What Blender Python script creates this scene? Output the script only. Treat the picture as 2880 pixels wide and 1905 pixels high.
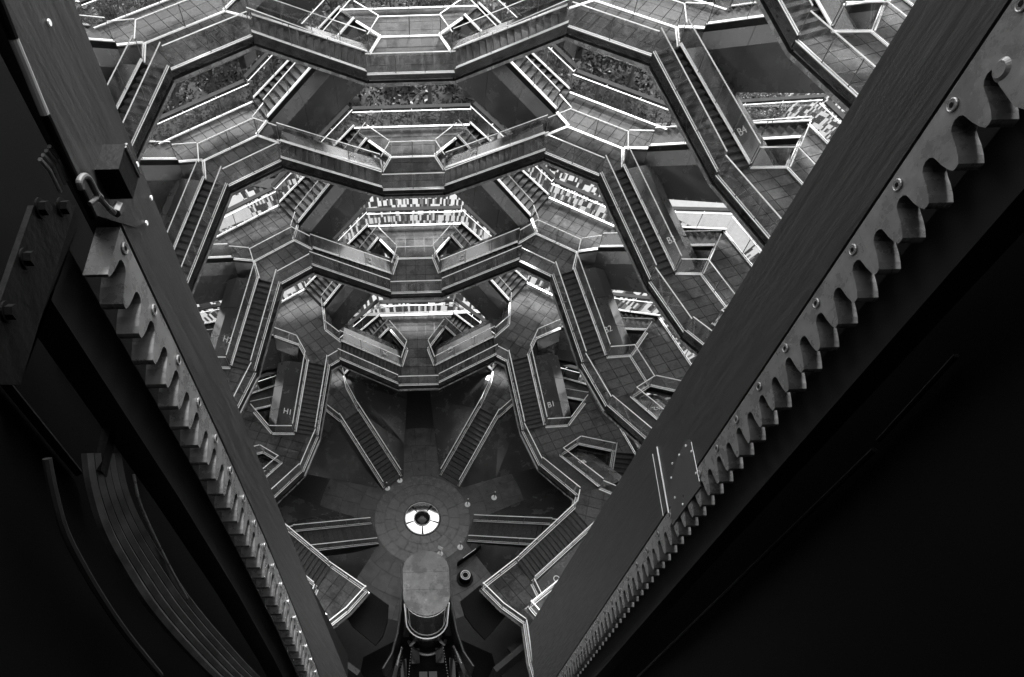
import bpy, math, random
from mathutils import Vector, Matrix
random.seed(7)
R = math.radians
for o in list(bpy.data.objects): bpy.data.objects.remove(o, do_unlink=True)
scene = bpy.context.scene
COL = scene.collection

# ---------------------------------------------------------------- camera
CAM = Vector((-0.135, -17.807, 43.083))
TILT, YAW, ROLL = 1.07212, -0.003423, -0.02709
FPX, PPX, PPY = 1848.1, -269.65, 308.43          # focal length and principal point offset, photo pixels (2880 x 1905)
def cam_basis():
    f = Vector((0, math.cos(TILT), -math.sin(TILT))); r = Vector((1, 0, 0)); u = r.cross(f)
    f2 = math.cos(YAW)*f + math.sin(YAW)*r; r2 = math.cos(YAW)*r - math.sin(YAW)*f
    r3 = math.cos(ROLL)*r2 + math.sin(ROLL)*u; u3 = math.cos(ROLL)*u - math.sin(ROLL)*r2
    return r3, u3, f2
CR, CU, CF = cam_basis()
cd = bpy.data.cameras.new("camera"); cam = bpy.data.objects.new("camera", cd); COL.objects.link(cam)
m = Matrix((CR, CU, -CF)).transposed().to_4x4(); m.translation = CAM
cam.matrix_world = m
cd.sensor_width = 36; cd.sensor_fit = 'HORIZONTAL'; cd.lens = FPX/2880*36
cd.shift_x = -PPX/2880; cd.shift_y = PPY/2880
cd.clip_start = 0.05; cd.clip_end = 2000
scene.camera = cam
def project(p):
    d = Vector(p) - CAM; z = d.dot(CF)
    if z < 0.1: return None
    return (1440+PPX+FPX*d.dot(CR)/z, 952.5+PPY-FPX*d.dot(CU)/z)
def ray(px, py):
    return (CF + CR*((px-1440-PPX)/FPX) - CU*((py-952.5-PPY)/FPX)).normalized()
def on_x(px, py, x):
    d = ray(px, py); return CAM + d*((x-CAM.x)/d.x)
def on_z(px, py, z):
    d = ray(px, py); return CAM + d*((z-CAM.z)/d.z)
def in_frame(pts, mg=260):
    for p in pts:
        q = project(p)
        if q and -mg < q[0] < 2880+mg and -mg < q[1] < 1905+mg: return True
    return False

# ---------------------------------------------------------------- sky, sun, exposure
SUN_EL, SUN_AZ = R(47), R(78)          # azimuth measured counter-clockwise from +X
w = bpy.data.worlds.new("World"); scene.world = w; w.use_nodes = True
nt = w.node_tree; bg = nt.nodes["Background"]
sky = nt.nodes.new("ShaderNodeTexSky"); sky.sky_type = 'NISHITA'; sky.sun_disc = False
sky.sun_elevation = SUN_EL; sky.sun_rotation = R(90) - SUN_AZ
bw = nt.nodes.new("ShaderNodeRGBToBW")
nt.links.new(sky.outputs[0], bw.inputs[0]); nt.links.new(bw.outputs[0], bg.inputs[0])
bg.inputs[1].default_value = 0.15
sl = bpy.data.lights.new("sun", 'SUN'); sl.energy = 1.9; sl.angle = R(7); sl.color = (1, 1, 1)
so = bpy.data.objects.new("sun", sl); COL.objects.link(so)
sd = Vector((math.cos(SUN_EL)*math.cos(SUN_AZ), math.cos(SUN_EL)*math.sin(SUN_AZ), math.sin(SUN_EL)))
so.rotation_euler = sd.to_track_quat('Z', 'Y').to_euler(); so.location = (0, 60, 90)
vs = scene.view_settings; vs.view_transform = 'Standard'; vs.look = 'None'; vs.exposure = 2.2; vs.gamma = 1
scene.cycles.transparent_max_bounces = 24
scene.cycles.max_bounces = 8

# ---------------------------------------------------------------- materials
MATS = {}
def mat(name, base, rough=0.5, metal=0.0, var=0.25, scale=3.0, bump=0.0, bscale=60.0, spec=0.5, rand=0.0, stain=0.0, stain_scale=0.6, rvar=0.0, stretch=None):
    if name in MATS: return MATS[name]
    m = bpy.data.materials.new(name); m.use_nodes = True; t = m.node_tree; n = t.nodes; L = t.links
    b = n["Principled BSDF"]
    b.inputs["Roughness"].default_value = rough; b.inputs["Metallic"].default_value = metal
    b.inputs["Specular IOR Level"].default_value = spec
    geo = n.new("ShaderNodeNewGeometry")
    src = geo.outputs["Position"]
    if stretch:
        mp = n.new("ShaderNodeMapping"); mp.inputs["Scale"].default_value = stretch
        L.new(src, mp.inputs[0]); src = mp.outputs[0]
    no = n.new("ShaderNodeTexNoise"); no.inputs["Scale"].default_value = scale; no.inputs["Detail"].default_value = 5; no.inputs["Roughness"].default_value = 0.65
    L.new(src, no.inputs["Vector"])
    mr = n.new("ShaderNodeMapRange"); mr.inputs[1].default_value = 0.3; mr.inputs[2].default_value = 0.7
    mr.inputs[3].default_value = 1-var; mr.inputs[4].default_value = 1+var
    L.new(no.outputs[0], mr.inputs[0]); val = mr.outputs[0]
    def mul(a, bb):
        k = n.new("ShaderNodeMath"); k.operation = 'MULTIPLY'
        if hasattr(a, 'node'): L.new(a, k.inputs[0])
        else: k.inputs[0].default_value = a
        if hasattr(bb, 'node'): L.new(bb, k.inputs[1])
        else: k.inputs[1].default_value = bb
        return k.outputs[0]
    if rand:
        oi = n.new("ShaderNodeObjectInfo"); r2 = n.new("ShaderNodeMapRange")
        r2.inputs[3].default_value = 1-rand; r2.inputs[4].default_value = 1+rand
        L.new(oi.outputs["Random"], r2.inputs[0]); val = mul(val, r2.outputs[0])
    if stain:
        ns = n.new("ShaderNodeTexNoise"); ns.inputs["Scale"].default_value = stain_scale; ns.inputs["Detail"].default_value = 6; ns.inputs["Roughness"].default_value = 0.7
        L.new(geo.outputs["Position"], ns.inputs["Vector"])
        r3 = n.new("ShaderNodeMapRange"); r3.inputs[1].default_value = 0.50; r3.inputs[2].default_value = 0.58
        r3.inputs[3].default_value = 1.0; r3.inputs[4].default_value = 1-stain
        L.new(ns.outputs[0], r3.inputs[0]); val = mul(val, r3.outputs[0])
    fin = mul(val, base)
    L.new(fin, b.inputs["Base Color"])
    if rvar:
        r4 = n.new("ShaderNodeMapRange"); r4.inputs[1].default_value = .3; r4.inputs[2].default_value = .7
        r4.inputs[3].default_value = max(.02, rough-rvar); r4.inputs[4].default_value = rough+rvar
        L.new(no.outputs[0], r4.inputs[0]); L.new(r4.outputs[0], b.inputs["Roughness"])
    if bump:
        nb = n.new("ShaderNodeTexNoise"); nb.inputs["Scale"].default_value = bscale; nb.inputs["Detail"].default_value = 3
        L.new(src, nb.inputs["Vector"])
        bm = n.new("ShaderNodeBump"); bm.inputs["Strength"].default_value = bump; bm.inputs["Distance"].default_value = 0.02
        L.new(nb.outputs[0], bm.inputs["Height"]); L.new(bm.outputs[0], b.inputs["Normal"])
    MATS[name] = m; return m

TILE = mat("granite_tile", 0.098, .7, var=.30, scale=9, bump=.15, bscale=90, rand=.18, stain=.5, stain_scale=.45, rvar=.10, spec=.10)
TREAD = mat("tread_stone", 0.066, .65, var=.32, scale=7, bump=.2, bscale=80, rand=.14, rvar=.12, spec=.12)
RISER = mat("riser_stone_shaded", 0.036, .5, var=.2)  # same stone as the treads, with riser shade put into the colour
CLAD = mat("cladding_metal", 0.115, .24, metal=.6, var=.18, scale=.8, bump=.05, bscale=.7, rvar=.10)
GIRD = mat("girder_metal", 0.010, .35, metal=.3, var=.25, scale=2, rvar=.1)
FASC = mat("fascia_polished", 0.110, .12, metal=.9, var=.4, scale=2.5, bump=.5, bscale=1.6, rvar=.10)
HILITE = mat("fascia_highlight", 0.30, .25, metal=.6, var=.6, scale=1.5, bump=.2, bscale=2, rvar=.1)  # paler bands that paint reflective highlights onto the fascia
BOLT = mat("bolt_ring", 0.32, .3, metal=.5, var=.3, scale=30)
RAIL = mat("stainless_rail", 0.95, .30, metal=.10, var=.04, scale=4)
POST = mat("post_steel", 0.16, .4, metal=.5, var=.1)
COPE = mat("coping_metal", 0.042, .85, var=.2, scale=2, spec=.04)
INK = mat("lettering_paint", 0.80, .5, var=.02)
STEELR = mat("rack_steel", 0.20, .30, metal=.45, var=.28, scale=14, bump=.06, bscale=160, rvar=.12)
BEAM = mat("beam_paint", 0.0185, .42, var=.55, scale=3, bump=.08, bscale=10, rvar=.12, stretch=(22, 22, 1.1))
BACKT = mat("backing_tube_paint", 0.0075, .5, var=.3, scale=4, spec=.2)
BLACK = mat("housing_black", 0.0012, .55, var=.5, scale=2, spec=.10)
DARKM = mat("dark_machine_metal", 0.0028, .42, metal=.2, var=.4, scale=9, bump=.1, bscale=50, spec=.15)
GALV = mat("galvanised_steel", 0.07, .45, metal=.4, var=.5, scale=45)
HOSED = mat("conduit_rubber", 0.012, .6, var=.4, scale=10)
HOSE = mat("hose_rubber", 0.07, .45, var=.1)
RUBB = mat("cable_carrier", 0.050, .55, var=.6, scale=8)
MIRR = mat("mirror_steel", 0.70, .05, metal=1.0, var=.08, scale=1.6)
DOME = mat("dark_dome_glass", 0.010, .12, var=.1)
GSTONE = mat("ground_stone", 0.088, .24, var=.38, scale=3.0, bump=.15, bscale=40, rand=.20, rvar=.16)
GSTONE2 = mat("ground_stone_darker", 0.064, .4, var=.4, scale=2.2, bump=.15, bscale=40, rand=.14, rvar=.16, stain=.35, stain_scale=.7)  # darker, blotched stone for the outer rings
ROOFM = mat("cab_roof_wet_metal", 0.075, .17, var=.4, scale=2.5, stain=.6, stain_scale=1.1, rvar=.15)
GLOSSB = mat("cab_black_gloss", 0.004, .08, var=.1)
WHITE = mat("white_disc", 0.95, .4, var=.02)
BARK = mat("bark", 0.05, .8, var=.4, scale=12)

def glass_mat():
    m = bpy.data.materials.new("balustrade_glass"); m.use_nodes = True; t = m.node_tree; n = t.nodes; L = t.links
    n.remove(n["Principled BSDF"]); out = n["Material Output"]
    tr = n.new("ShaderNodeBsdfTransparent"); tr.inputs[0].default_value = (.95, .95, .95, 1)
    gl = n.new("ShaderNodeBsdfGlossy"); gl.inputs["Roughness"].default_value = .03; gl.inputs[0].default_value = (.9, .9, .9, 1)
    lw = n.new("ShaderNodeLayerWeight"); lw.inputs[0].default_value = .5
    pw = n.new("ShaderNodeMath"); pw.operation = 'POWER'; L.new(lw.outputs["Facing"], pw.inputs[0]); pw.inputs[1].default_value = 4
    fr = n.new("ShaderNodeMapRange"); L.new(pw.outputs[0], fr.inputs[0]); fr.inputs[3].default_value = .055; fr.inputs[4].default_value = .6
    mx = n.new("ShaderNodeMixShader"); L.new(fr.outputs[0], mx.inputs[0]); L.new(tr.outputs[0], mx.inputs[1]); L.new(gl.outputs[0], mx.inputs[2])
    df = n.new("ShaderNodeBsdfDiffuse"); df.inputs[0].default_value = (.5, .5, .5, 1)
    geo = n.new("ShaderNodeNewGeometry"); mp = n.new("ShaderNodeMapping"); mp.inputs["Scale"].default_value = (2.5, 2.5, .5); L.new(geo.outputs["Position"], mp.inputs[0])
    no = n.new("ShaderNodeTexNoise"); no.inputs["Scale"].default_value = 1.2; no.inputs["Detail"].default_value = 5; L.new(mp.outputs[0], no.inputs["Vector"])
    hz = n.new("ShaderNodeMapRange"); L.new(no.outputs[0], hz.inputs[0]); hz.inputs[1].default_value = .4; hz.inputs[2].default_value = .75; hz.inputs[3].default_value = .006; hz.inputs[4].default_value = .09
    m2 = n.new("ShaderNodeMixShader"); L.new(hz.outputs[0], m2.inputs[0]); L.new(mx.outputs[0], m2.inputs[1]); L.new(df.outputs[0], m2.inputs[2])
    L.new(m2.outputs[0], out.inputs[0]); return m
GLASS = glass_mat()
def leaf_mat(name, base):
    m = mat(name, base, .5, var=.45, scale=.6, rand=.2); return m
LEAF = [leaf_mat("foliage_a", .090), leaf_mat("foliage_b", .035), leaf_mat("foliage_c", .13), leaf_mat("foliage_d", .016)]

def paving_mat():
    """concentric plaza paving: narrow radial planks, light and dark at random"""
    m = bpy.data.materials.new("plaza_paving"); m.use_nodes = True; t = m.node_tree; n = t.nodes; L = t.links
    b = n["Principled BSDF"]; b.inputs["Roughness"].default_value = .8; b.inputs["Specular IOR Level"].default_value = .05
    geo = n.new("ShaderNodeNewGeometry"); sp = n.new("ShaderNodeSeparateXYZ"); L.new(geo.outputs["Position"], sp.inputs[0])
    def M(op, a, c=None):
        k = n.new("ShaderNodeMath"); k.operation = op
        for i, v in enumerate((a, c)):
            if v is None: continue
            if hasattr(v, 'node'): L.new(v, k.inputs[i])
            else: k.inputs[i].default_value = v
        return k.outputs[0]
    x, y = sp.outputs[0], sp.outputs[1]
    rr = M('SQRT', M('ADD', M('MULTIPLY', x, x), M('MULTIPLY', y, y)))
    an = M('ARCTAN2', y, x)
    row = M('FLOOR', M('DIVIDE', rr, 0.72))                        # rings of planks
    wn = n.new("ShaderNodeTexWhiteNoise"); wn.noise_dimensions = '1D'; L.new(row, wn.inputs["W"])
    col = M('FLOOR', M('ADD', M('MULTIPLY', an, M('MULTIPLY', row, 0.72/0.17)), M('MULTIPLY', wn.outputs[0], 7.0)))
    cb = n.new("ShaderNodeCombineXYZ"); L.new(col, cb.inputs[0]); L.new(row, cb.inputs[1])
    w2 = n.new("ShaderNodeTexWhiteNoise"); w2.noise_dimensions = '2D'; L.new(cb.outputs[0], w2.inputs["Vector"])
    rp = n.new("ShaderNodeValToRGB"); e = rp.color_ramp; e.interpolation = 'CONSTANT'
    e.elements[0].position = 0; e.elements[0].color = (.012, .012, .012, 1)
    e.elements[1].position = .48; e.elements[1].color = (.06, .06, .06, 1)
    q = e.elements.new(.64); q.color = (.24, .24, .24, 1)
    L.new(w2.outputs[0], rp.inputs[0]); L.new(rp.outputs[0], b.inputs["Base Color"])
    return m
PAVE = paving_mat()
LPAVE = mat("light_paving", 0.18, .8, var=.1, scale=2, bump=.1, bscale=20)
SOIL = mat("planting_soil", 0.02, .9, var=.4, scale=3, bump=.4, bscale=9)
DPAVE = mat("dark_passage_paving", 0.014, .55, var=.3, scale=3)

# ---------------------------------------------------------------- helpers
def mesh(name, v, f, mats, idx=None):
    me = bpy.data.meshes.new(name); me.from_pydata([tuple(p) for p in v], [], f)
    for mm in (mats if isinstance(mats, (list, tuple)) else [mats]): me.materials.append(mm)
    if idx: me.polygons.foreach_set("material_index", idx)
    me.update(); return me
def link(name, me, parent=None, rz=None, loc=None):
    o = bpy.data.objects.new(name, me); COL.objects.link(o)
    if parent is not None: o.parent = parent
    if rz is not None: o.rotation_euler = (0, 0, rz)
    if loc is not None: o.location = loc
    return o
def tag(o, label=None, cat=None, group=None, kind=None):
    if label: o["label"] = label
    if cat: o["category"] = cat
    if group: o["group"] = group
    if kind: o["kind"] = kind
    return o
class MB:
    def __init__(s): s.v = []; s.f = []; s.i = []
    def add(s, v, f, mi=0):
        n = len(s.v); s.v += [Vector(p) for p in v]; s.f += [tuple(n+k for k in q) for q in f]; s.i += [mi]*len(f)
    def hexa(s, a, mi=0):      # 4 bottom, 4 top (same winding, ccw from above)
        s.add(a, [(3, 2, 1, 0), (4, 5, 6, 7), (0, 1, 5, 4), (1, 2, 6, 5), (2, 3, 7, 6), (3, 0, 4, 7)], mi)
    def box(s, c, sx, sy, sz, rot=None, mi=0):
        a = [Vector((dx*sx/2, dy*sy/2, dz*sz/2)) for dz in (-1, 1) for dx, dy in ((-1, -1), (1, -1), (1, 1), (-1, 1))]
        if rot: a = [rot @ p for p in a]
        s.hexa([p+Vector(c) for p in a], mi)
    def bar(s, p, q, wd, ht, up=Vector((0, 0, 1)), mi=0):   # box bar p->q; p,q at bottom centre
        p = Vector(p); q = Vector(q); d = (q-p); sd = d.cross(up)
        if sd.length < 1e-6: sd = Vector((1, 0, 0))
        sd = sd.normalized()*wd/2; u = up*ht
        a = [p+sd, q+sd, q-sd, p-sd]
        s.hexa(a+[k+u for k in a], mi)
    def prism(s, poly, z0, z1, mi=0, mtop=None):
        n = len(poly); v = [(p[0], p[1], z0) for p in poly]+[(p[0], p[1], z1) for p in poly]
        s.add(v, [tuple(range(n-1, -1, -1))], mi); n0 = len(s.v)-2*n
        s.f.append(tuple(n0+n+k for k in range(n))); s.i.append(mi if mtop is None else mtop)
        for k in range(n):
            s.f.append((n0+k, n0+(k+1) % n, n0+n+(k+1) % n, n0+n+k)); s.i.append(mi)
    def tube(s, pts, r, seg=8, mi=0, cap=True):
        pts = [Vector(p) for p in pts]; rs = r if isinstance(r, (list, tuple)) else [r]*len(pts)
        n0 = len(s.v); pn = None
        for k, p in enumerate(pts):
            d = (pts[min(k+1, len(pts)-1)]-pts[max(k-1, 0)]).normalized()
            a = pn if pn is not None else (Vector((0, 0, 1)) if abs(d.z) < .9 else Vector((1, 0, 0)))
            e1 = (a-d*a.dot(d)).normalized(); e2 = d.cross(e1); pn = e1
            s.v += [p+(e1*math.cos(2*math.pi*j/seg)+e2*math.sin(2*math.pi*j/seg))*rs[k] for j in range(seg)]
        for k in range(len(pts)-1):
            for j in range(seg):
                a = n0+k*seg+j; b = n0+k*seg+(j+1) % seg
                s.f.append((a, b, b+seg, a+seg)); s.i.append(mi)
        if cap:
            s.f.append(tuple(n0+j for j in range(seg-1, -1, -1))); s.i.append(mi)
            e = n0+(len(pts)-1)*seg; s.f.append(tuple(e+j for j in range(seg))); s.i.append(mi)
    def cyl(s, c, r, h, axis='z', seg=20, mi=0, r2=None):
        c = Vector(c); a = {'x': Vector((1, 0, 0)), 'y': Vector((0, 1, 0)), 'z': Vector((0, 0, 1))}[axis]
        s.tube([c, c+a*h], [r, r if r2 is None else r2], seg, mi)
    def me(s, name, mats): return mesh(name, s.v, s.f, mats, s.i)
    def build(s, name, mats, parent=None, rz=None, loc=None): return link(name, s.me(name, mats), parent, rz, loc)
def polar(r, t, ang):          # (radial, tangential ccw) at azimuth ang (deg) -> 2D vector
    a = R(ang); return Vector((r*math.cos(a)-t*math.sin(a), r*math.sin(a)+t*math.cos(a)))
def V3(p, z): return Vector((p[0], p[1], z))
def lerp(a, b, t): return a+(b-a)*t
def rotz(p, a): c, s = math.cos(a), math.sin(a); return Vector((p[0]*c-p[1]*s, p[0]*s+p[1]*c, p[2]))

def clip(poly, ax, lim, sign):
    out = []
    for i in range(len(poly)):
        a, b = poly[i], poly[(i+1) % len(poly)]
        da, db = sign*(a[ax]-lim), sign*(b[ax]-lim)
        if da <= 0: out.append(a)
        if (da < 0 < db) or (db < 0 < da): out.append(lerp(a, b, da/(da-db)))
    return out
def area(p): return .5*sum(p[i][0]*p[(i+1) % len(p)][1]-p[(i+1) % len(p)][0]*p[i][1] for i in range(len(p)))
def tidy(p, e=.004):
    q = []
    for a in p:
        if not q or (a-q[-1]).length > e: q.append(a)
    if len(q) > 1 and (q[0]-q[-1]).length < e: q.pop()
    return q

# ================================================================= THE STAIR TOWER
H = 5.7; HH = H/2
# local outlines (radial, half tangential) of the landings, level by level
#       rim            hole inner      hole neck       outer inner     outer edge
EL = {1: ((7.43, 1.36), (9.04, 1.20), (10.46, .80), (12.24, 1.98), (13.66, 2.65)),
      2: ((10.55, 1.58), (12.18, 1.57), (13.58, 1.20), (15.24, 2.37), (16.60, 3.13)),
      3: ((13.20, 1.76), (14.80, 1.87), (16.08, 1.38), (17.55, 2.70), (18.87, 3.57)),
      4: ((14.95, 2.24), (16.70, 2.22), (18.30, 1.65), (19.75, 2.95), (21.00, 3.85)),
      5: ((15.90, 2.30), (17.50, 2.38), (18.95, 1.85), (20.35, 3.10), (21.55, 4.00)),
      6: ((16.60, 2.35), (18.20, 2.45), (19.65, 1.92), (21.05, 3.20), (22.25, 4.10)),
      7: ((17.10, 2.40), (18.70, 2.50), (20.15, 2.00), (21.55, 3.25), (22.75, 4.20))}
OL = {0: ((8.45, .83), (9.20, .98), (10.60, 1.25), (11.60, 1.70), (13.70, 1.70)),
      1: ((9.10, .37), (10.33, 1.35), (11.77, 1.10), (13.40, 2.00), (15.70, 1.90)),
      2: ((11.84, 1.08), (13.08, 1.93), (14.44, 1.47), (15.27, 2.31), (17.60, 2.30)),
      3: ((14.03, 1.60), (15.32, 2.35), (16.66, 1.70), (17.31, 2.77), (19.38, 3.00)),
      4: ((15.25, 2.10), (16.58, 2.85), (17.92, 2.15), (18.50, 3.20), (20.55, 3.55)),
      5: ((16.15, 2.30), (17.50, 3.00), (18.85, 2.30), (19.45, 3.35), (21.50, 3.80)),
      6: ((16.80, 2.40), (18.15, 3.10), (19.50, 2.40), (20.10, 3.45), (22.15, 3.90))}
TOP = 6
E_ANG = [90, 18, 162, 306, 234]; O_ANG = [126, 54, 198, 342]
LETTER = {90: 'K', 162: 'H', 18: 'B', 306: 'C', 234: 'G'}

tower = bpy.data.objects.new("stair_tower", None); COL.objects.link(tower)
tag(tower, "honeycomb tower of stair flights and landings with glass balustrades round an open well", "building")

CACHE = {}
def cached(key, fn):
    if key not in CACHE: CACHE[key] = fn()
    return CACHE[key]

def balustrade(key, path, side, parent, coping=False, hgt=1.07, base=0.0, step=1.75, heavy=False):
    """path: 3D points along the floor edge; side: +1/-1 offset of the rails to the left/right (onto the slab)"""
    def make():
        res = []
        b = MB(); h = MB(); c = MB(); gl = []; po = []
        for i in range(len(path)-1):
            p, q = path[i], path[i+1]; d = q-p; L = math.hypot(d.x, d.y)
            if L < .05: continue
            nrm = Vector((-d.y, d.x, 0)).normalized()*side*.06
            p2, q2 = p+nrm, q+nrm; up = Vector((0, 0, base))
            b.bar(p2+nrm*.9+up, q2+nrm*.9+up, .062 if heavy else .032, .045); b.bar(p2-nrm*.75+up, q2-nrm*.75+up, .04 if heavy else .035, .035)
            h.bar(p2+Vector((0, 0, base+hgt-.03)), q2+Vector((0, 0, base+hgt-.03)), .052, .028)
            if coping:
                off = -nrm.normalized()*.42
                c.bar(p2+off+Vector((0, 0, base+hgt-.1)), q2+off+Vector((0, 0, base+hgt-.1)), .30, .09)
            n = max(1, round(math.hypot(L, d.z)/step))
            for j in range(n):
                t0, t1 = j/n, (j+1)/n; g = .008/L
                g0, g1 = lerp(p2, q2, t0+g), lerp(p2, q2, t1-g)
                gm = MB(); gm.bar(g0+Vector((0, 0, base+.09)), g1+Vector((0, 0, base+.09)), .018, hgt-.13); gl.append(gm.me("glass_panel", GLASS))
                if j or i == 0:
                    pm = MB(); a = lerp(p2, q2, t0)+nrm*.35
                    pm.bar(a+Vector((0, 0, base)), a+d.normalized()*.035+Vector((0, 0, base)), .03, hgt-.02)
                    if coping: pm.bar(a+Vector((0, 0, base+hgt-.07)), a-nrm.normalized()*.45+Vector((0, 0, base+hgt-.07)), .03, .03)
                    po.append(pm.me("post", POST))
        return (b.me("base_rail", RAIL), h.me("handrail", RAIL), c.me("coping", COPE) if coping else None, gl, po)
    bme, hme, cme, gl, po = cached(key, make)
    link("base_rail", bme, parent); link("handrail", hme, parent)
    if cme: link("coping", cme, parent)
    for g in gl: link("glass_panel", g, parent)
    for g in po: link("post", g, parent)

def loft(sections, closed=True):
    m = MB(); n = len(sections[0]); v = [p for s in sections for p in s]; f = []
    for k in range(len(sections)-1):
        for j in range(n if closed else n-1):
            a = k*n+j; b = k*n+(j+1) % n; f.append((a, b, b+n, a+n))
    if closed:
        f.append(tuple(range(n-1, -1, -1))); e = (len(sections)-1)*n; f.append(tuple(e+j for j in range(n)))
    m.add(v, f); return m

NT = 16
def steps(P0, P1, Q0, Q1, z0, flip):
    """tread meshes between the rim edge P and the hole edge Q"""
    out = []; r = HH/(NT+1)
    for i in range(NT):
        s0, s1 = i/NT, (i+1)/NT
        a, b, c, d = lerp(P0, P1, s0), lerp(P0, P1, s1), lerp(Q0, Q1, s1), lerp(Q0, Q1, s0)
        u = (d-a).normalized()*.07; fw = (b-a)/((b-a).length)*.012
        zt = z0+(i+1)*r; zb = zt-r-.03
        poly = [a+u-fw, b+u-fw*2.2, c-u-fw*2.2, d-u-fw]
        if area(poly) < 0: poly.reverse()
        out.append(poly+[zt, zb])
    return out
def tread_mesh(st):
    poly, zt, zb = st[:4], st[4], st[5]
    m = MB(); m.prism([lerp(p, (poly[0]+poly[1]+poly[2]+poly[3])/4, .004) for p in poly], zb, zt-.05, mi=1); m.prism(poly, zt-.05, zt, mi=0)
    return m.me("tread", [TREAD, RISER])

def flight_body(P0, P1, Q0, Q1, z0, z1, inner):
    secs = []
    for P, Q, z in ((P0, Q0, z0), (P1, Q1, z1)):
        u = (Q-P).normalized()
        S = lambda ref, off, dz: V3(ref+u*off, z+dz)
        if inner:   # polished fascia towards the open well on P side
            secs.append([S(P, -.03, .19), S(P, -.03, -.26), S(P, .07, -.30), S(P, .07, -.36), S(P, -.07, -.40), S(P, -.07, -.56), S(P, .12, -.60), S(P, .12, -.66), S(P, .55, -.95),
                         S(Q, 0, -1.0), S(Q, .05, .19), S(Q, -.06, .19), S(Q, -.06, -.12), S(P, .06, -.12), S(P, .06, .19)])
        else:
            secs.append([S(P, -.04, .19), S(P, -.04, -.30), S(P, .10, -1.0), S(Q, -.3, -1.0), S(Q, .25, -.60), S(Q, .25, -.25), S(Q, .06, -.05), S(Q, .05, .19),
                         S(Q, -.06, .19), S(Q, -.06, -.12), S(P, .06, -.12), S(P, .06, .19)])
    m = loft(secs); n = len(secs[0])
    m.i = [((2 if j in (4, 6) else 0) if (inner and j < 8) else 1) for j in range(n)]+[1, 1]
    return m.me("stair_flight", [FASC, GIRD, HILITE])

def panels(key, stations, prof, nper, parent):
    """cladding plates lofted through stations [(ref2D, dir2D, z, profile)], split into plates"""
    def make():
        out = []
        for k in range(len(stations)-1):
            a, b = stations[k], stations[k+1]
            L = (V3(b[0], b[2])-V3(a[0], a[2])).length; n = nper[k]
            for j in range(n):
                g = .010/L; secs = []
                for t in (j/n+g, (j+1)/n-g):
                    ref = lerp(a[0], b[0], t); u = lerp(a[1], b[1], t).normalized(); z = lerp(a[2], b[2], t)
                    pa, pb = a[3], b[3]
                    pts = [V3(ref+u*lerp(x[0], y[0], t), z+lerp(x[1], y[1], t)) for x, y in zip(pa, pb)]
                    secs.append(pts)
                m = loft(secs); out.append(m.me("cladding_panel", CLAD))
        secs = []
        for ref, u, z, pf in stations:
            cx = sum(p[0] for p in pf)/len(pf); cz = sum(p[1] for p in pf)/len(pf)
            secs.append([V3(ref+u.normalized()*lerp(cx, p[0], .93), z+lerp(cz, p[1], .97)-.01) for p in pf])
        out.append(loft(secs).me("backing_frame", GIRD))
        return out
    for me in cached(key, make): link(me.name.split('.')[0], me, parent)

def text_mesh(s, size):
    cu = bpy.data.curves.new("t", 'FONT'); cu.body = s; cu.size = size; cu.align_x = 'CENTER'; cu.align_y = 'CENTER'; cu.extrude = .006
    o = bpy.data.objects.new("t", cu); COL.objects.link(o)
    dg = bpy.context.evaluated_depsgraph_get(); me = bpy.data.meshes.new_from_object(o.evaluated_get(dg)); me.name = "lettering"
    me.materials.clear(); me.materials.append(INK)
    bpy.data.objects.remove(o, do_unlink=True); return me

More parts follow.
